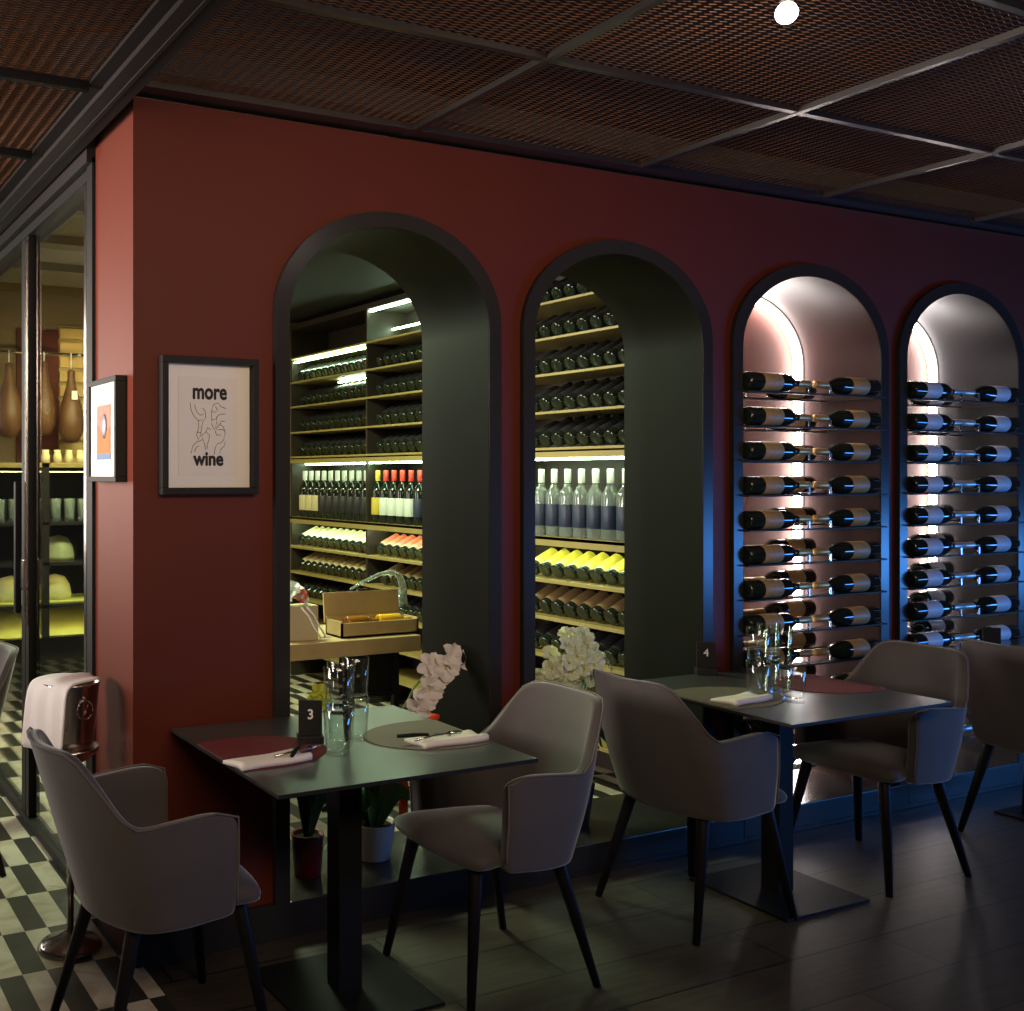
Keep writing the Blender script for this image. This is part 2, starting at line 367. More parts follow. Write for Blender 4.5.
# ------------------------------------------------------------------ tables
def make_table(label):
    t = thing('dining_table', label, 'table', (0, 0, 0), 0)
    bm = nb(); box(bm, -.42, .42, -.40, .395, .745, .757, .002); bm.normal_update()
    for f_ in bm.faces: f_.material_index = 0 if abs(f_.normal.z) > .9 else 1
    obj('tabletop', bm, [M['tabletop'], M['frame']], t)
    bm = nb(); box(bm, -.25, .25, -.25, .25, .728, .745, .002); obj('top_plate', bm, M['black_metal'], t)
    bm = nb(); box(bm, -.04, .04, -.04, .04, .008, .73, .004); obj('pedestal', bm, M['black_metal'], t)
    bm = nb(); box(bm, -.22, .22, -.22, .22, 0, .010, .002); obj('base_plate', bm, M['black_metal'], t)
    return t
T1, T2, T3 = (1.613, 2.855, 0), (3.48, 2.825, 0), (5.42, 2.825, 0)
tab = make_table('black square pedestal table set in front of the first arch, numbered 3'); tab.location = T1
dup(tab, T2, None, 'black square pedestal table between the two middle chairs, before second and third arches')
dup(tab, T3, None, 'black table mostly hidden behind the chair at the right edge')
TZ = .757

# ------------------------------------------------------------------ chairs
def shell_bm():
    H3 = [(.125, .262, .672), (.06, .268, .692), (0, .270, .689), (-.06, .270, .684), (-.11, .268, .678), (-.148, .263, .676), (-.178, .252, .706), (-.204, .236, .778), (-.225, .213, .846), (-.242, .182, .868), (-.262, .125, .871), (-.274, .065, .869), (-.279, 0, .867)]
    half = [p[:2] for p in H3]; tops = [p[2] for p in H3]
    P_ = half + [(x, -y) for x, y in half[-2::-1]]; Z_ = tops + tops[-2::-1]
    nv = 7; bm = nb(); O, I = [], []
    n = len(P_)
    for k, ((x, y), zt) in enumerate(zip(P_, Z_)):
        d = Vector((x+.02, y, 0)); 
        a = Vector((*P_[min(k+1, n-1)], 0))-Vector((*P_[max(k-1, 0)], 0)); nrm = Vector((-a.y, a.x, 0)).normalized()   # pointing inwards?
        if nrm.dot(Vector((x-.05, y, 0))) > 0: nrm = -nrm
        co, ci = [], []
        for j in range(nv+1):
            t = j/nv; zb = .398 if x < .05 else .405; z = zb+(zt-zb)*t
            back = max(0, min(1, (-x-.05)/.18))
            flare = (z-.60)*.30*back if z > .60 else (z-.60)*.30*back
            low = 1-.10*max(0, (.55-z)/.15)*(.6+.4*back)
            px, py = x-flare, y*low*(1-.10*max(0, (z-.70)/.17))
            th = .040 if j < nv else .030
            co.append(bm.verts.new((px, py, z))); ci.append(bm.verts.new((px+nrm.x*th, py+nrm.y*th, z)))
        O.append(co); I.append(ci)
    for k in range(n-1):
        for j in range(nv):
            bm.faces.new((O[k][j], O[k+1][j], O[k+1][j+1], O[k][j+1])); bm.faces.new((I[k][j], I[k][j+1], I[k+1][j+1], I[k+1][j]))
        bm.faces.new((O[k][nv], O[k+1][nv], I[k+1][nv], I[k][nv])); bm.faces.new((O[k][0], I[k][0], I[k+1][0], O[k+1][0]))
    for k in (0, n-1):
        for j in range(nv): bm.faces.new((O[k][j], O[k][j+1], I[k][j+1], I[k][j]))
    path = [O[k][nv].co*.5+I[k][nv].co*.5 for k in range(n)]
    path = [Vector(p)+Vector((0, 0, .001)) for p in path]
    edge = [Vector(O[k][nv].co) for k in range(n)]
    front = [[Vector(O[k][j].co) for j in range(nv+1)] for k in (0, n-1)]
    cr = bm.edges.layers.float.get('crease_edge') or bm.edges.layers.float.new('crease_edge')
    for k in range(n-1):
        for R in (O, I):
            for j in (0, nv):
                e = bm.edges.get((R[k][j], R[k+1][j]));  e[cr] = .45
    for k in (0, n-1):
        for R in (O, I):
            for j in range(nv): bm.edges.get((R[k][j], R[k][j+1]))[cr] = .45
    return bm, front[0][1:]+edge[1:-1]+front[1][:0:-1]
def make_chair(label):
    t = thing('dining_armchair', label, 'chair', group='grey upholstered armchairs')
    bm, edge = shell_bm(); obj('backrest', bm, M['velvet'], t, True, 2)
    bm = nb(); tube(bm, edge, .0032, 6); obj('piping', bm, M['velvet_dark'], t, True)
    bm = nb(); bmesh.ops.create_grid(bm, x_segments=8, y_segments=8, size=1)
    bm.free(); bm = nb()
    # cushion: rounded slab narrowing to the back, softly crowned
    nx, ny = 9, 9; G = {}
    for s_ in (0, 1):
        for i in range(nx):
            for j in range(ny):
                u, v = i/(nx-1), j/(ny-1)*2-1; x = -.155+.400*u-(.03*v*v if u > .5 else 0)*((u-.5)*2); hw = .168+.070*min(1, u*1.15); e = max(abs(v), abs(2*u-1))
                y = v*hw; z = (.405+.01*e**6) if s_ == 0 else (.478+.016*(1-v*v)*(1-(2*u-1)**2) - .018*e**8)
                G[s_, i, j] = bm.verts.new((x, y, z))
    for i in range(nx-1):
        for j in range(ny-1):
            bm.faces.new((G[1, i, j], G[1, i+1, j], G[1, i+1, j+1], G[1, i, j+1])); bm.faces.new((G[0, i, j], G[0, i, j+1], G[0, i+1, j+1], G[0, i+1, j]))
    for i in range(nx-1):
        for j in (0, ny-1): bm.faces.new((G[0, i, j], G[0, i+1, j], G[1, i+1, j], G[1, i, j]))
        for k in (0, nx-1): bm.faces.new((G[0, k, i], G[1, k, i], G[1, k, i+1], G[0, k, i+1]))
    obj('seat', bm, M['velvet'], t, True, 1)
    for sx in (1, -1):
        for sy in (1, -1):
            bm = nb(); tube(bm, [(.150*sx+.02, .165*sy, .415), (.154*sx+.02, .168*sy, .39), (.238*sx, .232*sy, 0)], [.022, .022, .0125], 10); obj('leg', bm, M['leg'], t, True)
    return t
ch = make_chair('grey velvet armchair seen from behind at far left of front table')
ch.location = (1.003, 2.84, 0); ch.rotation_euler = (0, 0, math.radians(2))
CG = 'grey upholstered armchairs'
dup(ch, (2.088, 2.765, 0), PI, 'grey velvet armchair facing left at the right side of front table, number 3', CG)
dup(ch, (3.068, 2.845, 0), 0, 'grey velvet armchair seen from behind, left of the second table', CG)
dup(ch, (4.045, 2.835, 0), PI, 'grey velvet armchair facing left at second table, its side lit blue', CG)
dup(ch, (5.035, 2.72, 0), 0, 'dark velvet armchair cut off by the right edge of the photo', CG)
dup(ch, (.58, 4.42, 0), PI+.15, 'grey armchair cut off by the left edge, beside the glass partition', CG)

# ------------------------------------------------------------------ table settings
def dmat(label, m, side, cx, cy, table):
    # round leather mat with its outer side cut straight along the table edge; side=-1 left, +1 right
    bm = nb(); R = .30; xe = table[0]+side*.417; pts = []; n = 64
    for k in range(n+1):
        a = PI*2*k/n; x = cx+.245*math.cos(a); y = cy+.178*math.sin(a)
        x = min(x, xe) if side > 0 else max(x, xe)
        if not pts or (abs(x-pts[-1][0])+abs(y-pts[-1][1]) > 1e-4): pts.append((x, y))
    pts = pts[:-1]
    A = [bm.verts.new((x, y, TZ)) for x, y in pts]; B = [bm.verts.new((x, y, TZ+.003)) for x, y in pts]
    bm.faces.new(A[::-1]); bm.faces.new(B)
    for k in range(len(pts)): bm.faces.new((A[k], A[(k+1) % len(pts)], B[(k+1) % len(pts)], B[k]))
    tag(obj('placemat', bm, m), label, 'placemat', 'leather placemats')
dmat('dark red leather placemat on the left side of front table', M['mat_red'], -1, 1.295, 2.866, T1)
dmat('taupe leather placemat on the right side of front table', M['mat_taupe'], 1, 1.925, 2.82, T1)
dmat('taupe leather placemat on the left side of second table', M['mat_taupe'], -1, 3.20, 2.83, T2)
dmat('dark red leather placemat on the right side of second table', M['mat_red'], 1, 3.80, 2.84, T2)
def napkin(label, cx, cy, L, W, rz):
    bm = nb()
    nx, ny = 12, 6; G = []
    for i in range(nx+1):
        row = []
        for j in range(ny+1):
            u, v = i/nx, j/ny
            row.append((-L/2+L*u+.006*math.sin(5*v), -W/2+W*v+.004*math.sin(7*u), .006+.005*math.sin(3*PI*v)*math.sin(2*u)+.004*math.sin(2.2*u+4*v)))
        G.append(row)
    T_ = [[bm.verts.new((x, y, .006+z)) for x, y, z in r] for r in G]; B_ = [[bm.verts.new((x, y, 0)) for x, y, z in r] for r in G]
    for i in range(nx):
        for j in range(ny):
            bm.faces.new((T_[i][j], T_[i+1][j], T_[i+1][j+1], T_[i][j+1])); bm.faces.new((B_[i][j], B_[i][j+1], B_[i+1][j+1], B_[i+1][j]))
        bm.faces.new((B_[i][0], B_[i+1][0], T_[i+1][0], T_[i][0])); bm.faces.new((B_[i][ny], T_[i][ny], T_[i+1][ny], B_[i+1][ny]))
    for j in range(ny):
        bm.faces.new((B_[0][j], T_[0][j], T_[0][j+1], B_[0][j+1])); bm.faces.new((B_[nx][j], B_[nx][j+1], T_[nx][j+1], T_[nx][j]))
    o = obj('napkin', bm, M['napkin'], None, True); o.location = (cx, cy, TZ+.003); o.rotation_euler = (0, 0, rz)
    return tag(o, label, 'napkin', 'folded white napkins')
napkin('folded white napkin on the red placemat of front table', 1.305, 2.748, .235, .10, .10)
napkin('folded white napkin on the taupe placemat of front table', 1.905, 2.725, .24, .10, .0)
napkin('folded white napkin on the taupe placemat of second table', 3.22, 2.76, .22, .10, .12)
def fork(label, cx, cy, rz, z):
    t = thing('fork', label, 'cutlery', (cx, cy, z), rz, 'forks on the napkins')
    bm = nb(); tube(bm, [(-.09, 0, .003), (-.02, 0, .006), (.035, 0, .005), (.05, 0, .004)], [.0048, .003, .0032, .009], 8); obj('handle', bm, M['steel'], t, True)
    bm = nb()
    for k in (-1.5, -.5, .5, 1.5): tube(bm, [(.048, k*.0042, .004), (.075, k*.005, .007), (.098, k*.005, .005)], [.0022, .0018, .001], 6)
    obj('tines', bm, M['steel'], t, True)
    return t
def knife(label, cx, cy, rz, z):
    t = thing('knife', label, 'cutlery', (cx, cy, z), rz, 'knives on the napkins')
    bm = nb(); tube(bm, [(-.10, 0, .005), (-.05, 0, .006), (0, 0, .005)], [.006, .0065, .0045], 8); obj('handle', bm, M['black_metal'], t, True)
    bm = nb(); P_ = [(0, -.006), (.07, -.009), (.105, -.002), (.108, .003), (0, .006)]
    A = [bm.verts.new((x, y, .004)) for x, y in P_]; B = [bm.verts.new((x, y, .006)) for x, y in P_]
    bm.faces.new(A[::-1]); bm.faces.new(B)
    for k in range(5): bm.faces.new((A[k], A[(k+1) % 5], B[(k+1) % 5], B[k]))
    obj('blade', bm, M['steel'], t)
    return t
ZN = TZ+.022
knife('dark handled knife across the napkin on the red placemat', 1.415, 2.775, .9, ZN); fork('steel fork on the napkin over the red placemat', 1.39, 2.735, .25, ZN)
knife('dark handled knife on the right napkin of front table', 1.84, 2.735, -.25, ZN); fork('steel fork on the right napkin of front table', 1.86, 2.715, .15, ZN)

def make_glass(label, r0=.036, r1=.043, h=.135, m=None):
    bm = nb(); lathe(bm, [(0, 0), (r0*.96, 0), (r0, .004), (r1, h-.001), (r1-.0008, h), (r1-.0018, h-.001), (r0-.0022, .020), (r0*.7, .016), (0, .0145)], 28)
    o = obj('tumbler', bm, m or M['glass'], None, True)
    return tag(o, label, 'glass', 'tumblers stacked on the tables')
g0 = make_glass('lower tumbler of the front stack, beside the number 3 stand'); g0.location = (1.528, 2.745, TZ)
for lb, (x, y, z) in [
    ('upper tumbler of the front stack, beside the number 3 stand', (1.528, 2.745, TZ+.123)),
    ('lower tumbler of the right stack, touching the taupe mat of front table', (1.660, 2.868, TZ)),
    ('upper tumbler of the right stack, nearest the taupe mat of front table', (1.660, 2.868, TZ+.123)),
    ('lower tumbler of the middle stack on front table', (1.588, 2.832, TZ)),
    ('upper tumbler of the middle stack on front table', (1.588, 2.832, TZ+.123)),
    ('lower tumbler of the nearest stack on second table', (3.372, 2.668, TZ)),
    ('lower tumbler of the leftmost stack on second table', (3.335, 2.79, TZ)),
    ('lower tumbler of the middle stack on second table', (3.425, 2.765, TZ)),
    ('upper tumbler of the middle stack on second table', (3.425, 2.765, TZ+.123)),
    ('upper tumbler of the leftmost stack on second table', (3.335, 2.79, TZ+.123)),
    ('lower tumbler of the rearmost stack on second table', (3.475, 2.86, TZ)),
    ('upper tumbler of the rearmost stack on second table', (3.475, 2.86, TZ+.123))]:
    dup(g0, (x, y, z), None, lb)
def number_stand(label, loc, rz, digit):
    t = thing('table_number', label, 'table number', loc, rz, 'table number stands')
    bm = nb(); box(bm, -.040, .040, -.03, .03, 0, .026, .003); obj('base', bm, M['frame'], t)
    bm = nb(); box(bm, -.036, .036, -.007, .007, .024, .132, .002); obj('card', bm, M['frame'], t)
    if digit:
        o = text_obj('digit', digit, .042, M['paper'], t, Matrix.Translation((0, -.0076, .088)) @ Matrix.Rotation(PI/2, 4, 'X'), .0008); o['label'] = 'white numeral %s' % digit
    return t
number_stand('black table number stand with white numeral 3', (1.515, 2.895, TZ), -.38, '3')
number_stand('black table number stand with white numeral 4', (3.52, 3.20, TZ), -.6, '4')
number_stand('black number stand lit blue at the right edge', (5.02, 2.95, TZ), -.7, None)

# ------------------------------------------------------------------ pictures
def picture1():
    t = thing('framed_print', 'black framed print reading more wine on the red wall', 'picture', (1.3295, WY, 1.742))
    W, H, b = .1715, .2255, .022; bm = nb()
    box(bm, -W, W, -.042, -.001, H-b, H, .002); box(bm, -W, W, -.042, -.001, -H, -H+b, .002); box(bm, -W, -W+b, -.042, -.001, -H+b, H-b, .002); box(bm, W-b, W, -.042, -.001, -H+b, H-b, .002)
    obj('frame', bm, M['frame'], t)
    bm = nb(); box(bm, -W+b, W-b, -.012, -.002, -H+b, H-b); obj('mount', bm, M['paper'], t)
    bm = nb(); box(bm, -.105, .105, -.0135, -.0121, -.165, .163); o = obj('print', bm, M['art_paper'], t)
    R = Matrix.Rotation(PI/2, 4, 'X')
    text_obj('lettering', 'more', .072, M['ink'], o, Matrix.Translation((.004, -.0142, .112)) @ R, .0026, .78)
    text_obj('lettering', 'wine', .064, M['ink'], o, Matrix.Translation((.0, -.0142, -.110)) @ R, .0026, .86)
    bm = nb(); y = -.0142
    def line(pts, r=.0009): tube(bm, [(x, y, z) for x, z in pts], r, 5)
    # four line-drawn hands raising glasses
    line([(-.065, .075), (-.062, .05), (-.050, .03), (-.036, .018), (-.035, -.005), (-.043, -.03), (-.036, -.045), (-.028, -.03), (-.024, .0), (-.020, .015), (-.010, .03), (-.012, .05), (-.022, .06)])
    line([(-.05, .07), (-.042, .045), (-.03, .035), (-.018, .04)]); line([(-.036, .018), (-.024, .02)]); line([(-.04, -.02), (-.028, -.022)])
    line([(.012, .02), (.010, .05), (.018, .072), (.034, .078), (.044, .066), (.062, .06)]); line([(.012, .005), (.020, -.012), (.030, .012), (.028, .03), (.040, .04), (.060, .042)])
    line([(.012, .05), (.022, .045), (.032, .055), (.024, .066)]); line([(.012, .005), (.012, .02), (.028, .025)])
    line([(-.062, -.09), (-.055, -.065), (-.040, -.052), (-.020, -.045), (-.014, -.06), (-.010, -.08)]); line([(-.020, -.045), (-.024, -.03), (-.010, -.020), (.004, -.03), (.000, -.05), (-.006, -.062), (-.004, -.075)])
    line([(-.05, -.085), (-.044, -.07), (-.034, -.066)]); line([(-.01, -.02), (-.004, -.005), (.008, -.012)])
    line([(.020, -.095), (.024, -.07), (.032, -.058), (.044, -.055), (.054, -.045), (.060, -.02), (.052, .0), (.040, .006), (.030, -.004), (.024, -.02), (.030, -.03), (.044, -.028)]); line([(.034, -.012), (.046, -.010), (.056, -.014)]); line([(.040, -.09), (.044, -.075), (.056, -.066), (.060, -.05)]); line([(.040, .006), (.046, .018), (.058, .016)])
    obj('line_drawing', bm, M['ink'], o)
picture1()
def picture2():
    t = thing('framed_print', 'small black framed print with orange picture on pillar side', 'picture', (XC, 3.508, 1.732), -PI/2)
    W, H, b = .165, .175, .018; bm = nb()
    box(bm, -W, W, -.040, -.001, H-b, H, .002); box(bm, -W, W, -.040, -.001, -H, -H+b, .002); box(bm, -W, -W+b, -.040, -.001, -H+b, H-b, .002); box(bm, W-b, W, -.040, -.001, -H+b, H-b, .002)
    obj('frame', bm, M['frame'], t)
    bm = nb(); box(bm, -W+b, W-b, -.032, -.002, -H+b, H-b); obj('mount', bm, M['paper'], t)
    bm = nb(); box(bm, -.070, .090, -.0335, -.0322, -.100, .085); o = obj('artwork', bm, M['art_brown'], t)
    bm = nb(); box(bm, -.070, .090, -.0342, -.0336, -.100, -.080); obj('blue_band', bm, M['art_blue'], o)
    bm = nb()
    for sgn in (1,):
        P_ = [(-.060, -.080), (.080, -.080), (.085, .01), (.05, -.005), (.02, .012), (-.02, -.008), (-.065, .02)]
        A = [bm.verts.new((x, -.0346, z)) for x, z in P_]; B = [bm.verts.new((x, -.0336, z)) for x, z in P_]; bm.faces.new(A); bm.faces.new(B[::-1])
        for k in range(len(P_)): bm.faces.new((A[k], B[k], B[(k+1) % len(P_)], A[(k+1) % len(P_)]))
    obj('orange_shape', bm, M['art_orange'], o)
    bm = nb(); lathe(bm, [(0, 0), (.028, 0), (.030, .0006), (0, .0008)], 20, None, Matrix.Translation((.02, -.0346, .012)) @ Matrix.Rotation(PI/2, 4, 'X') @ Matrix.Diagonal((1, 1.4, 1, 1))); obj('grey_shape', bm, M['art_grey'], o)
picture2()

# ------------------------------------------------------------------ ice bucket on stand, towel
BX, BY = .925, 3.50
t = thing('bucket_stand', 'chrome pedestal stand holding the ice bucket beside the pillar', 'stand', (BX, BY, 0))
bm = nb(); lathe(bm, [(0, 0), (.105, 0), (.108, .006), (.095, .02), (.05, .032), (.022, .05), (0, .05)], 40); obj('base', bm, M['steel'], t)
bm = nb(); tube(bm, [(0, 0, .045), (0, 0, .62)], .012, 14); obj('pole', bm, M['steel'], t, True)
bm = nb(); lathe(bm, [(0, .61), (.03, .612), (.07, .635), (.088, .655), (.096, .660), (.098, .672), (.090, .672), (.075, .662), (0, .640)], 40); obj('cradle', bm, M['steel'], t)
t = thing('ice_bucket', 'chrome ice bucket with ring handle and white towel over it', 'bucket', (BX, BY, .664))
bm = nb(); lathe(bm, [(0, 0), (.070, 0), (.076, .01), (.096, .21), (.101, .222), (.101, .228), (.094, .224), (.072, .012), (0, .010)], 40); obj('body', bm, M['steel'], t)
bm = nb(); cx_, cy_ = .05, -.083
tube(bm, [(.030*math.cos(a), 0, .030*math.sin(a)) for a in [2*PI*k/24 for k in range(25)]], .0028, 6); box(bm, -.006, .006, -.006, .02, .026, .040, .002)
o = obj('ring_handle', bm, M['steel'], t, True); o.location = (.025, -.094, .145); o.rotation_euler = (-.1, 0, .25)
# towel draped over the left/back of the rim
bm = nb(); G = []
prof = [(.088, .004), (.05, .010), (0, .012), (-.05, .012), (-.085, .008), (-.104, -.008), (-.112, -.05), (-.118, -.10), (-.124, -.16), (-.130, -.215)]
for i, (x, z) in enumerate(prof):
    row = []
    for j in range(13):
        v = j/12*2-1; hw = math.sqrt(max(.0008, .100**2-x*x)) if x > 0 else .092; yy = v*hw*.98+.0; fold = .005*math.sin(8*v+i*.3)*(1 if i > 5 else 0)
        row.append(bm.verts.new((x+fold, yy, z+.004*math.cos(6*v)*(i < 5) - (.010*v*v if i < 6 else 0))))
    G.append(row)
for i in range(len(G)-1):
    for j in range(12): bm.faces.new((G[i][j], G[i][j+1], G[i+1][j+1], G[i+1][j]))
o = obj('towel', bm, M['towel'], None, True, 1); s_ = o.modifiers.new('thick', 'SOLIDIFY'); s_.thickness = .006
o.location = (BX, BY, .664+.234); o.rotation_euler = (0, 0, .50)
tag(o, 'white cloth draped over the chrome ice bucket', 'cloth')

# ------------------------------------------------------------------ plants
def flower(bm, c, d, R, npet=5, up=Vector((0, 0, 1))):
    d = Vector(d).normalized(); a = d.cross(up); a = a.normalized() if a.length > .01 else Vector((1, 0, 0)); b = d.cross(a)
    c = Vector(c)
    for k in range(npet):
        th = 2*PI*k/npet+.3; e = a*math.cos(th)+b*math.sin(th); s_ = d.cross(e); wd = R*(.52 if k % 2 else .40)
        pts = []
        for u, wv, lift in ((.04, .15, 0), (.35, .85, .20), (.72, 1.0, .30), (1.0, .45, .16)):
            pts.append([bm.verts.new(c+e*R*u+s_*wd*wv*v+d*R*(lift+.22*v*v)) for v in (-1, -.33, .33, 1)])
        for A, B in zip(pts, pts[1:]):
            for j in range(3): f_ = bm.faces.new((A[j], A[j+1], B[j+1], B[j])); f_.smooth = True
def center(bm, c, d, R):
    bmesh.ops.create_icosphere(bm, subdivisions=1, radius=R, matrix=Matrix.Translation(Vector(c)+Vector(d).normalized()*R*.8))
def leaf(bm, pts, w_):
    pts = [Vector(p) for p in pts]; n = len(pts); prev = None
    for i, p in enumerate(pts):
        t_ = (pts[min(i+1, n-1)]-pts[max(i-1, 0)]).normalized(); s_ = t_.cross(Vector((.3, -1, .2))).normalized()
        ww = w_*math.sin(PI*min(1, (i+.6)/(n-.2)))+.001; nn = s_.cross(t_)
        row = [bm.verts.new(p-s_*ww+nn*ww*.25), bm.verts.new(p), bm.verts.new(p+s_*ww+nn*ww*.25)]
        if prev:
            for j in range(2): f_ = bm.faces.new((prev[j], prev[j+1], row[j+1], row[j])); f_.smooth = True
        prev = row
# white orchid in a white pot on the sill of the first arch
t = thing('potted_orchid', 'white orchid in a pale pot behind the front table, first arch', 'plant', (2.10, 3.50, SILL))
bm = nb(); lathe(bm, [(0, 0), (.062, 0), (.066, .004), (.088, .135), (.086, .14), (.080, .132), (.060, .02), (0, .015)], 32); obj('pot', bm, M['pot_white'], t)
bm = nb(); lathe(bm, [(0, .11), (.080, .122)], 24); obj('soil', bm, M['soil'], t)
bm = nb(); st = [(.0, 0, .12), (.04, -.01, .32), (.10, -.02, .52), (.17, -.03, .64), (.24, -.04, .71), (.33, -.05, .735), (.40, -.05, .715)]
tube(bm, st, .004, 6); obj('stem', bm, M['stem'], t, True)
fl = [((.190, -.05, .575), (-.35, -1, .0)), ((.165, -.05, .545), (-.5, -1, -.2)), ((.215, -.06, .615), (-.2, -1, .1)), ((.250, -.05, .66), (0, -1, .2)), ((.290, -.06, .695), (-.3, -1, .25)), ((.320, -.05, .735), (.1, -1, .2)), ((.385, -.06, .715), (.5, -1, .1)), ((.235, -.04, .70), (-.4, -1, .4))]
for c_, d in fl:
    bm = nb(); flower(bm, (c_[0], c_[1], c_[2]+.015), d, .056); b_ = obj('bloom', bm, M['petal'], t, True)
    bm = nb(); center(bm, (c_[0], c_[1], c_[2]+.015), d, .009); obj('bloom_centre', bm, M['petal_yellow'], b_, True)
bm = nb()
for a, L in ((2.8, .20), (.4, .22), (1.7, .2), (4.2, .22), (5.5, .2), (3.5, .26)):
    leaf(bm, [(0.02*math.cos(a), .02*math.sin(a), .12), (.07*math.cos(a), .05*math.sin(a), .22), (L*.6*math.cos(a), .09*math.sin(a), .26), (L*math.cos(a), .12*math.sin(a), .22)], .036)
for a in (1.2, 2.2, .5): leaf(bm, [(0, 0, .12), (.04*math.cos(a), -.02, .25), (.07*math.cos(a), -.03, .38), (.11*math.cos(a), -.04, .47)], .04)
obj('leaves', bm, M['leaf'], t, True)
bm = nb(); box(bm, .095, .125, -.055, -.035, .16, .52, .002); o = obj('stake', bm, M['orange'], t); o['label'] = 'orange red plant stake'
bm = nb(); lathe(bm, [(0, .0), (.03, .0), (.036, .022), (0, .03)], 16, None, Matrix.Translation((.225, -.06, .51))); o = obj('stake_tip', bm, M['orange'], t)
# red pot with grassy leaves and yellow-green flower
t = thing('potted_plant', 'leafy plant with yellow green bloom in dark red pot, left in first arch', 'plant', (1.795, 3.45, SILL))
bm = nb(); lathe(bm, [(0, 0), (.046, 0), (.050, .004), (.060, .145), (.060, .152), (.054, .148), (.044, .02), (0, .015)], 32); obj('pot', bm, M['pot_red'], t)
bm = nb(); lathe(bm, [(0, .13), (.055, .138)], 24); obj('soil', bm, M['soil'], t)
bm = nb()
for k in range(16):
    a = k*2.4; L = .04+.02*(k % 3); hh = .22+.045*(k % 5)
    leaf(bm, [(.01*math.cos(a), .01*math.sin(a), .14), (L*.5*math.cos(a), L*.5*math.sin(a), .14+hh*.5), (L*math.cos(a), L*math.sin(a), .14+hh*.85), (L*1.5*math.cos(a), L*1.5*math.sin(a), .14+hh)], .016)
obj('leaves', bm, M['leaf'], t, True)
bm = nb(); tube(bm, [(0, 0, .14), (.02, 0, .4), (.045, .02, .64)], .004, 6); obj('stem', bm, M['stem'], t, True)
for c_, d in [((.045, .0, .66), (-.3, -1, .2)), ((.065, .0, .63), (.5, -1, 0)), ((.03, .0, .625), (-.6, -1, -.2)), ((.085, .0, .60), (.4, -1, .3))]:
    bm = nb(); flower(bm, c_, d, .036); obj('bloom', bm, M['petal_yellow'], t, True)
bm = nb(); flower(bm, (.11, -.02, .61), (.2, -1, .1), .045); flower(bm, (.14, -.01, .60), (.4, -1, .2), .04); o = obj('bloom', bm, M['petal'], t, True); o['label'] = 'pale bloom'
# lilies in the second arch
t = thing('potted_lilies', 'bunch of greenish white flowers in pot on the second arch sill', 'plant', (3.06, 3.50, SILL))
bm = nb(); lathe(bm, [(0, 0), (.075, 0), (.08, .004), (.105, .17), (.10, .175), (.095, .165), (.07, .02), (0, .015)], 32); obj('pot', bm, M['black'], t)
bm = nb(); lathe(bm, [(0, .145), (.096, .155)], 24); obj('soil', bm, M['soil'], t)
bl = []
for k in range(26):
    a = k*2.39996; r = math.sqrt((k+.5)/26); x, z = .155*r*math.cos(a), .10*r*math.sin(a)
    bl.append(((x-.0, -.07*(1-r*r)-.01*(k % 3), .66+z+(.035 if abs(x) < .08 else 0)), (x*4, -1, z*4)))
bl += [((-.03, -.02, .79), (-.1, -.6, 1)), ((.06, -.02, .78), (.4, -.6, 1)), ((-.19, -.02, .63), (-1, -.7, 0)), ((.0, -.02, .775), (0, -.8, .9)), ((.17, -.02, .66), (1, -.7, .2))]
for c_, d in bl:
    bm = nb(); flower(bm, c_, (d[0]+random.uniform(-.5, .5), d[1], d[2]+random.uniform(-.4, .5)), random.uniform(.036, .046), 6); b_ = obj('bloom', bm, M['petal_green'], t, True)
    bm = nb(); center(bm, c_, d, .008); obj('bloom_centre', bm, M['petal_yellow'], b_, True)
bm = nb()
for k in range(8):
    c_ = bl[k*3][0]; tube(bm, [(0, 0, .15), (c_[0]*.4, .01, .4), (c_[0], c_[1]+.02, c_[2])], .004, 6)
obj('stem', bm, M['stem'], t, True)
bm = nb()
for k in range(18):
    a = k*2.4; L = .12+.05*(k % 3); z0 = .25+.03*(k % 8)
    leaf(bm, [(0, 0, z0-.08), (L*.5*math.cos(a), L*.4*math.sin(a), z0+.06), (L*math.cos(a), L*.6*math.sin(a), z0+.10), (L*1.35*math.cos(a), L*.75*math.sin(a), z0+.04)], .026)
obj('leaves', bm, M['leaf'], t, True)

# ------------------------------------------------------------------ bottles
def make_bottle(name, label, cat, L, r, mglass, mlabel, mcap, loc=(0, 0, 0), lab=(.22, .58), group=None):
    """axis along +z, base at the origin; label and capsule are parts"""
    t = thing(name, label, cat, loc, 0, group)
    s_ = L/.31; bm = nb()
    lathe(bm, [(0, .006*s_), (r*.6, .003*s_), (r*.9, 0), (r, .006*s_), (r, .185*s_), (r*.93, .20*s_), (r*.68, .218*s_), (r*.42, .235*s_), (r*.36, .25*s_), (r*.35, L-.004), (r*.33, L), (0, L)], 20)
    obj('bottle_body', bm, mglass, t)
    if mlabel:
        bm = nb(); lathe(bm, [(r+.0007, L*lab[0]), (r+.0012, L*lab[0]+.001), (r+.0012, L*lab[1]-.001), (r+.0007, L*lab[1])], 20); obj('bottle_label', bm, mlabel, t)
    if mcap:
        bm = nb(); lathe(bm, [(r*.36+.001, L*.80), (r*.36+.0015, L*.81), (r*.36+.0015, L-.002), (r*.33, L+.0015), (0, L+.0015)], 16); obj('capsule', bm, mcap, t)
    return t
def put(o, p, rot, label=None, group=None):
    c = copy_tree(o); c.location = p; c.rotation_euler = rot; return tag(c, label, None, group)
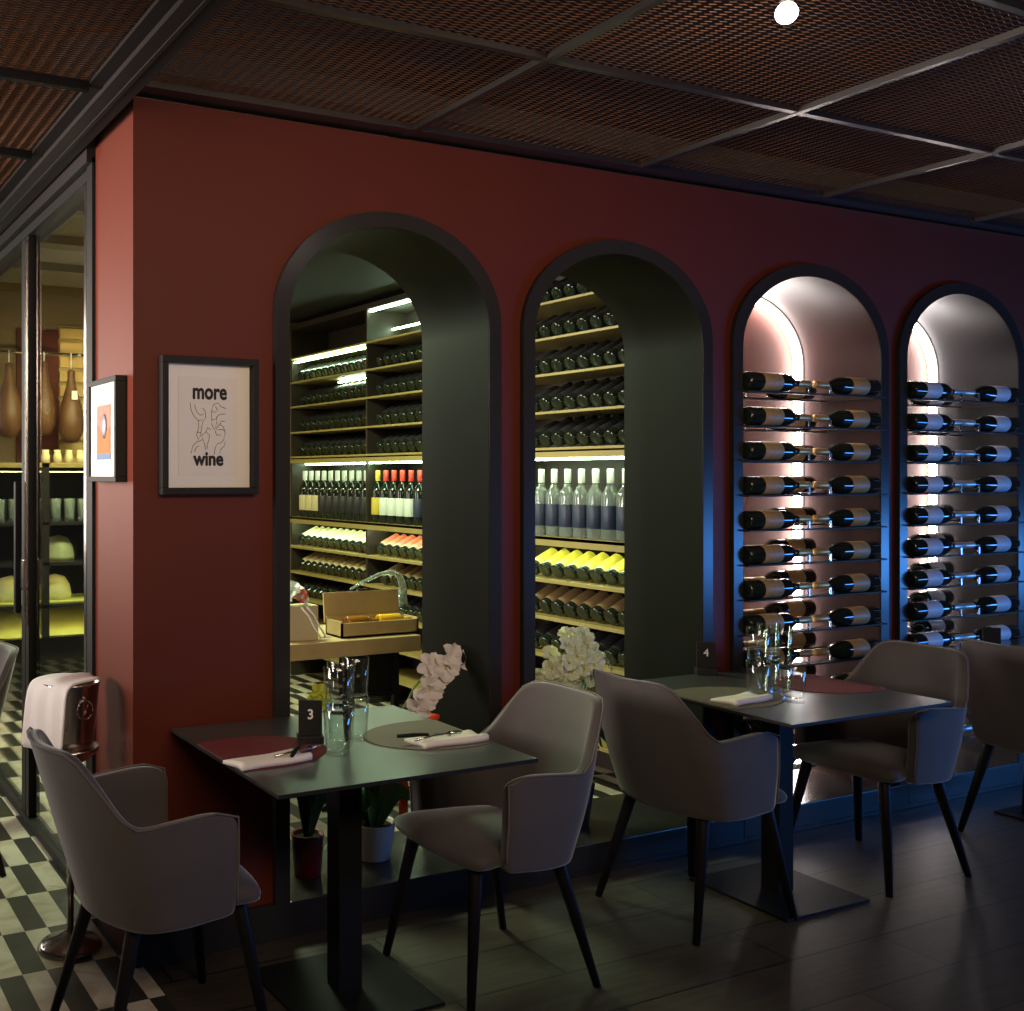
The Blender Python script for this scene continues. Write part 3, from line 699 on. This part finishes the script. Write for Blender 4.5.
# niche racks in third and fourth arches
for i, an, ml, mf, word in ((2, 'third', M['gold_label'], M['foil'], 'gold'), (3, 'fourth', M['white_label'], M['foil_silver'], 'white')):
    x0, x1 = ARCH[i][0]+FW, ARCH[i][1]-FW
    rk = thing('bottle_rack', 'black wall rack of thin shelves inside the %s arch' % an, 'rack', (0, 0, 0))
    lay = [('right', x0+.008), ('left', x1-.050)]
    first = None
    for k in range(12):
        z = 1.985-.150*k
        bm = nb(); box(bm, x0+.001, x1-.001, 3.225, 3.275, z-.0485, z-.0415, .001); box(bm, x0+.001, x1-.001, 3.53, 3.575, z-.0485, z-.0415, .001)
        for ex in (x0+.001, x1-.016): box(bm, ex, ex+.015, 3.27, 3.535, z-.0480, z-.0420)
        obj('shelf', bm, M['frame'], rk)
        for px in ((x0+x1)/2-.07, (x0+x1)/2+.07):
            for yy in (3.232, 3.565): bm = nb(); box(bm, px-.004, px+.004, yy-.004, yy+.004, z-.0415, z-.008, .001); obj('peg', bm, M['steel'], rk)
        for row, yy in (('front', 3.255), ('rear', 3.55)):
            for side, bx in lay:
                lb = '%s labelled bottle, neck pointing %s, %s row, %s shelf, %s arch' % (word, side, row, ORD[k], an)
                rot = (0, PI/2, 0) if side == 'right' else (0, -PI/2, 0)
                jx = random.uniform(-.004, .004)
                if first is None:
                    first = make_bottle('wine_bottle', lb, 'bottle', .405, .0405, M['bottle'], ml, mf, (bx, yy, z), (.20, .48), 'bottles in the %s arch rack' % an); first.rotation_euler = rot
                else: put(first, (bx-(.05 if (row, side) == ('rear', 'left') else 0)+(abs(jx) if side == 'right' else -abs(jx)), yy, z), rot, lb)
    # LED line around the back panel
    t = thing('led_strip', 'glowing white light strip edging the back of the %s arch' % an, 'light')
    pts = [(x, WB-.026, z) for x, z in arch_pts(x0+.022, x1-.022, ZT-FW-.022, BO-FW*.8-.018, SILL+.016, 48)]
    bm = nb(); tube(bm, pts, .017, 8); obj('light_tube', bm, M['led'], t, True)
    A_ = arch_pts(x0+.003, x1-.003, ZT-FW-.003, BO-FW*.8-.0025, SILL+.001, 48); B_ = arch_pts(x0+.005, x1-.005, ZT-FW-.005, BO-FW*.8-.004, SILL+.002, 48); bm = nb()
    for k in range(len(A_)-1):
        (a, za), (b, zb), (c_, zc_), (d, zd) = A_[k], A_[k+1], B_[k+1], B_[k]
        q(bm, (a, WB-.048, za), (b, WB-.048, zb), (c_, WB-.048, zc_), (d, WB-.048, zd)); q(bm, (d, WB-.048, zd), (c_, WB-.048, zc_), (c_, WB+.015, zc_), (d, WB+.015, zd)); q(bm, (a, WB-.048, za), (b, WB-.048, zb), (b, WB+.015, zb), (a, WB+.015, za))
    o = obj('profile', bm, M['black'], t); o['label'] = 'added dark shield strip'  # thin shield added to keep the tube's light off the lining

# ------------------------------------------------------------------ cellar shelving
SX, SY0, SY1 = 3.75, 3.86, 7.52
sh = thing('wine_shelving', 'tall oak edged bottle shelving along the cellar wall behind the arches', 'shelving', (0, 0, 0))
ZS = [2.50, 2.31, 2.118, 1.917, 1.725, 1.255, 1.028, .83, .63, .43, .23]
for z in ZS:
    bm = nb(); box(bm, SX, SX+.34, SY0, SY1, z-(.014 if z > 1.7 else .020), z, .002); obj('shelf', bm, M['shelf'], sh)
bm = nb(); box(bm, SX+.005, SX+.34, SY0, SY1, 1.672, 1.702); obj('header', bm, M['shelf'], sh)
for y in (SY0, 5.05, 6.34, SY1-.02):
    bm = nb(); box(bm, SX+.012, SX+.34, y, y+.02, 0, 2.76); obj('upright', bm, M['dark_wood'], sh)
bm = nb(); box(bm, SX+.34, SX+.36, SY0, SY1, 0, 2.78); obj('back_panel', bm, M['dark_wood'], sh)
bm = nb(); box(bm, SX, SX+.34, SY0, SY1, 2.72, 2.76); obj('top', bm, M['dark_wood'], sh)
for z, ya, yb, dx in ((1.668, SY0+.03, 5.04, .02), (1.668, 5.08, 6.33, .02), (1.668, 6.37, 7.48, .12), (2.47, 6.37, 7.48, .02), (2.283, 6.37, 7.0, .15), (2.715, 5.08, 6.33, .02), (2.60, 5.08, 6.33, .20), (1.232, SY0+.03, 7.48, .03)):
    bm = nb(); box(bm, SX+dx, SX+dx+.022, ya, yb, z-.010, z, .002); obj('led_strip', bm, M['led_green'], sh)
bm = nb(); box(bm, SX, SX+.012, SY0, SY1, 1.205, 1.255, .001); obj('shelf_lip', bm, M['shelf'], sh)
tilt = math.radians(26)
protos = {}
def cellar_bottle(kind, p, rot, label, group):
    cfg = dict(dark=(M['bottle'], M['lb_dark'], M['lb_dark']), yellow=(M['bottle'], M['lb_yellow'], M['lb_brown']), beige=(M['bottle'], M['lb_cream'], M['lb_whitecap']), red=(M['bottle'], M['lb_red'], M['lb_whitecap']), brown=(M['bottle'], M['lb_brown'], M['lb_dark']),
               cream=(M['bottle'], M['lb_beige'], M['lb_dark']), std=(M['bottle'], M['lb_beige'], M['lb_whitecap']), stdd=(M['bottle'], M['lb_dark'], M['lb_whitecap']), stdy=(M['bottle'], M['lb_yellow'], M['lb_yellow']),
               stdr=(M['bottle'], M['lb_whitecap'], M['lb_redcap']), stdn=(M['bottle'], M['lb_navy'], M['lb_redcap']), clear=(M['bottle_clear'], M['lb_navy'], M['lb_whitecap']))[kind]
    if kind not in protos:
        lab = (.12, .58) if kind in ('yellow', 'beige', 'red', 'brown', 'cream') else (.15, .48)
        protos[kind] = o = make_bottle('wine_bottle', label, 'bottle', .30, .041, *cfg, p, lab, group); o.rotation_euler = rot
        return o
    return put(protos[kind], p, rot, label, group)
def lying(z, ya, yb, kind, word, rowname, pitch=.098, x=SX+.045):
    n = int((yb-ya)/pitch)
    for k in range(n):
        y = ya+pitch*(k+.5)
        cellar_bottle(kind, (x, y, z+.041*math.cos(tilt)+.001), (0, PI/2-tilt, 0), '%s bottle lying tilted on %s shelf of the cellar shelving' % (word, rowname), '%s bottles on the %s cellar shelf' % (word, rowname))
A2, A1a, A1b = (3.90, 4.70), (5.60, 6.33), (6.38, 7.46)     # stretches seen through second arch, first arch right bay, left bay
for z, rn in ((2.31, 'second'), (2.118, 'third'), (1.917, 'fourth'), (1.725, 'fifth')):
    lying(z, *A2, 'dark', 'dark', rn+' highest'); lying(z, *A1a, 'dark', 'dark', rn+' highest'); lying(z, *A1b, 'dark', 'dark', rn+' highest')
lying(2.50, *A2, 'dark', 'dark', 'highest')
lying(1.028, *A2, 'yellow', 'yellow labelled', 'first lower'); lying(1.028, *A1a, 'red', 'red labelled', 'first lower'); lying(1.028, *A1b, 'beige', 'cream labelled', 'first lower')
lying(.83, *A2, 'brown', 'brown labelled', 'second lower'); lying(.83, 5.60, 6.1, 'brown', 'brown labelled', 'second lower'); lying(.83, 6.14, 6.33, 'cream', 'beige labelled', 'second lower'); lying(.83, *A1b, 'cream', 'beige labelled', 'second lower')
lying(.63, *A2, 'dark', 'dark', 'third lower'); lying(.63, *A1a, 'dark', 'dark', 'third lower'); lying(.63, *A1b, 'dark', 'dark', 'third lower')
def standing(ya, yb, kinds, word, pitch=.104):
    n = int((yb-ya)/pitch)
    for k in range(n):
        kd = kinds[min(k*len(kinds)//n, len(kinds)-1)]
        wd = dict(clear='clear glass', std='cream labelled', stdd='dark labelled', stdy='yellow capped', stdr='white labelled red capped', stdn='navy labelled red capped')[kd]
        cellar_bottle(kd, (SX+.06, ya+pitch*(k+.5), 1.256), (0, 0, .2*k), '%s bottle standing on the middle cellar shelf, %s' % (wd, word), 'standing %s bottles' % wd).scale = (1.1, 1.1, 1.18)
standing(*A2, ['clear'], 'seen through second arch')
standing(5.60, 6.33, ['stdn', 'stdr', 'stdr', 'stdy'], 'right bay in first arch')
standing(6.38, 7.46, ['stdd', 'stdd', 'std'], 'left bay in first arch')

# ------------------------------------------------------------------ cellar counter with box, bag
ct = thing('serving_table', 'oak slab serving table on black legs seen through first arch', 'table', (0, 0, 0))
bm = nb(); box(bm, 1.55, 2.93, 4.42, 4.95, .712, .79, .006); obj('tabletop', bm, M['oak'], ct)
for x, y in ((1.6, 4.47), (2.81, 4.47), (1.6, 4.9), (2.81, 4.9)):
    bm = nb(); box(bm, x-.015, x+.015, y-.015, y+.015, 0, .712); obj('leg', bm, M['black_metal'], ct)
bm = nb(); box(bm, 2.50, 2.80, 4.46, 4.48, .50, .52); box(bm, 2.50, 2.52, 4.46, 4.48, .50, .71); box(bm, 1.6, 2.8, 4.89, 4.91, .25, .27); obj('side_frame', bm, M['black_metal'], ct)
bm = nb(); box(bm, 2.52, 2.795, 4.47, 4.474, .52, .711); obj('side_panel', bm, M['jamb'], ct)
bxx = thing('wine_box', 'open wooden wine box with lid propped up on the oak table', 'box', (2.735, 4.56, .79))
bm = nb(); box(bm, -.22, .22, -.08, .08, 0, .01); box(bm, -.22, .22, -.08, -.07, 0, .072); box(bm, -.22, .22, .07, .08, 0, .09); box(bm, -.22, -.21, -.08, .08, 0, .08); box(bm, .21, .22, -.08, .08, 0, .08); obj('tray', bm, M['oak'], bxx)
bm = nb(); box(bm, -.225, .21, -.006, .006, 0, .150, .002); o = obj('lid', bm, M['oak'], bxx); o.location = (0, .085, .055); o.rotation_euler = (-.10, 0, 0)
bm = nb(); box(bm, -.03, .05, -.008, .008, 0, .010, .001); o2 = obj('lid_clasp', bm, M['steel'], o); o2.location = (0, 0, .151)
for lb, x, m in (('amber bottle lying in the wooden wine box, right side', .02, M['amber']), ('brown bottle lying in the wooden wine box, left side', -.16, M['amber_dark'])):
    b_ = make_bottle('spirit_bottle', lb, 'bottle', .19, .030, m, None, None, (2.735+x, 4.56-.02, .79+.068), group='bottles in the wooden box'); b_.rotation_euler = (0, PI/2, 0)
bag = thing('gift_bag', 'cream paper carrier bag with white cord handles on the oak table', 'bag', (2.33, 4.56, .79))
bm = nb(); box(bm, -.10, .075, -.05, .05, 0, .165, .004); obj('bag_body', bm, M['lb_beige'], bag)
bm = nb()
for dx in (0, .03): tube(bm, [(-.02+dx, -.052, .16), (.015+dx, -.06, .12), (.045+dx, -.065, .06), (.075+dx, -.07, .012), (.10+dx, -.07, .012)], .005, 6)
obj('handle', bm, M['towel'], bag, True)
bm = nb()
for k in range(12):
    a = k*2.4; flower(bm, (-.04+.05*math.cos(a)*.8, .03*math.sin(a), .20+.012*(k % 4)), (math.cos(a), -.7, .7), .045)
o = obj('tissue', bm, M['lb_whitecap'], bag, True)
bm = nb(); flower(bm, (-.02, -.05, .215), (0, -1, .3), .032); flower(bm, (-.025, -.052, .205), (.2, -1, 0), .025); o = obj('rosette', bm, M['lb_red'], bag, True); o['label'] = 'red rosette'
# pale curved decanter neck behind the box
dec = thing('decanter', 'pale curved glass decanter arm behind the wooden wine box', 'decanter', (2.94, 4.86, .79))
bm = nb(); tube(bm, [(-.16, 0, .19), (-.08, 0, .225), (.02, 0, .262), (.10, 0, .270), (.145, 0, .245), (.165, 0, .19), (.16, 0, .10), (.12, 0, .03)], [.006, .009, .011, .014, .018, .022, .03, .045], 12); lathe(bm, [(0, 0), (.07, 0), (.075, .01), (.05, .05), (0, .06)], 20, None, Matrix.Translation((.11, 0, 0))); obj('body', bm, M['bottle_clear'], dec, True)

# ------------------------------------------------------------------ deli display at the cellar's far end (seen through the glass partition)
DX0, DX1, DY0, DY1 = 1.30, 2.34, 7.0, 7.52
dc = thing('display_cabinet', 'black deli display cabinet with lit shelves beyond the glass partition', 'cabinet', (0, 0, 0))
bm = nb(); box(bm, DX0, DX1, DY0+.10, DY1, .10, .50); box(bm, DX0+.03, DX1-.02, DY0+.15, DY1, 0, .10); obj('base_cupboard', bm, M['black'], dc)
for x in (DX0, 1.66, DX1-.05):
    bm = nb(); box(bm, x, x+.05, DY0, DY0+.05, .50, 1.66); obj('post', bm, M['black'], dc)
for z in (.72, 1.0, 1.27):
    bm = nb(); box(bm, DX0, DX1, DY0, DY1, z-.025, z, .002); obj('shelf', bm, M['black'], dc)
bm = nb(); box(bm, DX0, DX1, DY0, DY1, 1.63, 1.66, .002); obj('top_shelf', bm, M['shelf'], dc)
bm = nb(); q(bm, (DX0, DY0, .51), (DX1, DY0, .51), (DX1, DY1, .66), (DX0, DY1, .66)); q(bm, (DX0, DY0, .50), (DX1, DY0, .50), (DX1, DY1, .50), (DX0, DY1, .50)); obj('sloped_tray', bm, M['tray'], dc)
bm = nb(); box(bm, DX0, DX1, DY1, DY1+.02, .5, 1.66); obj('back_panel', bm, M['jamb'], dc)
for z in (.69, .97, 1.60):
    bm = nb(); box(bm, DX0+.05, DX1-.05, DY0+.06, DY0+.08, z, z+.004); obj('light_strip', bm, M['led_yellow'], dc)
for i, (x, z, r, lb) in enumerate(((1.82, 1.0, .11, 'pale domed cheese on the upper cabinet shelf, partly cut'), (1.80, .72, .11, 'pale cheese wheel on the lower cabinet shelf, right of the mullion'), (1.50, .72, .12, 'pale cheese wheel on the lower cabinet shelf, left of the mullion'))):
    bm = nb(); lathe(bm, [(0, 0), (r, 0), (r*1.02, .03), (r*.9, .10), (r*.6, .15), (0, .17)], 28); o = obj('cheese', bm, M['cheese'], None, True); o.location = (x, 7.22, z); tag(o, lb, 'cheese', 'cheeses in the display cabinet')
bm = nb(); box(bm, DX0+.06, DX1-.06, 7.06, 7.46, 0, .012, .004); o = obj('cheese_board', bm, M['tray']); o.location = (0, 0, .721-.0005); 
tag(o, 'yellow board under the cheeses on the lower cabinet shelf', 'board')
for o_ in bpy.data.objects:
    if o_.name.startswith('cheese') and not o_.name.startswith('cheese_board') and abs(o_.location.z-.72) < .01: o_.location.z = .7335
gl = None
for k in range(10):
    x = 1.40+k*.094; lb = 'drinking glass upright in the row on the cabinet shelf beyond the partition'
    if gl is None:
        gl = make_glass(lb, .032, .038, .15, M['bottle_clear']); gl.location = (x, 7.10, 1.27); gl['group'] = 'glasses in the display cabinet'
    else: dup(gl, (x, 7.10, 1.27), None, lb, 'glasses in the display cabinet')
for k in range(7):
    x = 1.72+k*.08; bm = nb(); lathe(bm, [(0, 0), (.028, 0), (.030, .05), (.022, .07), (.024, .09), (0, .092)], 14); o = obj('jar', bm, M['lb_cream']); o.location = (x, 7.15, 1.66); tag(o, 'small cream jar in a row on top of the display cabinet', 'jar', 'jars on the display cabinet')
# hams hanging in front of the red panel, wooden slats
rail = thing('ham_rail', 'steel rail near ceiling carrying the hanging hams', 'rail')
bm = nb(); tube(bm, [(1.32, 7.30, 2.42), (2.05, 7.30, 2.42)], .010, 8); obj('rail', bm, M['steel'], rail, True)
bm = nb(); box(bm, 1.33, 1.35, 7.29, 7.60, 2.41, 2.43); box(bm, 1.98, 2.0, 7.29, 7.60, 2.41, 2.43); obj('bracket', bm, M['steel'], rail)
for lb, x, z, s_ in (('cured ham hanging left of the mullion beyond the glass', 1.50, 1.83, 1.0), ('cured ham hanging right of the mullion beyond the glass', 1.74, 1.85, .9), ('cured ham hanging nearest the lit wooden slats', 1.93, 1.80, 1.0)):
    t = thing('cured_ham', lb, 'ham', (x, 7.28, z), 0, 'hanging hams')
    bm = nb(); lathe(bm, [(0, 0), (.05*s_, .01), (.085*s_, .08), (.09*s_, .17), (.07*s_, .28), (.04*s_, .38), (.025*s_, .46), (.028*s_, .50), (0, .52)], 18); obj('ham_body', bm, M['ham'], t)
    bm = nb(); tube(bm, [(0, 0, .51), (0, 0, 2.43-z)], .004, 6); obj('string', bm, M['towel'], t)
    if x != 1.93: continue
    bm = nb(); box(bm, -.02, .02, -.094, -.090, .30, .36); o = obj('paper_tag', bm, M['paper'], t)
sl = thing('slat_panel', 'warmly lit panel of horizontal wooden slats beyond the glass partition', 'panel', (0, 0, 0))
bm = nb(); box(bm, 1.92, 2.62, 7.585, 7.60, 1.4, 2.66); obj('backing', bm, M['oak'], sl)
for k in range(12):
    bm = nb(); box(bm, 1.92, 2.62, 7.545, 7.585, 1.42+k*.104, 1.42+k*.104+.075, .004); obj('slat', bm, M['slat'], sl)
spot('slat_spot', (1.9, 7.0, 2.75), (2.15, 7.55, 2.15), 14, (1.0, .78, .42), 70, .7, .03)

# ------------------------------------------------------------------ ceiling bulb
t = thing('ceiling_lamp', 'small glowing bulb hanging just below the mesh ceiling', 'lamp', (2.30, 1.84, 2.73))
bm = nb(); bmesh.ops.create_uvsphere(bm, u_segments=20, v_segments=12, radius=.026); o = obj('bulb', bm, M['bulb'], t, True)
bm = nb(); lathe(bm, [(0, .018), (.014, .02), (.017, .03), (.017, .09), (0, .092)], 18); obj('socket', bm, M['black'], t)
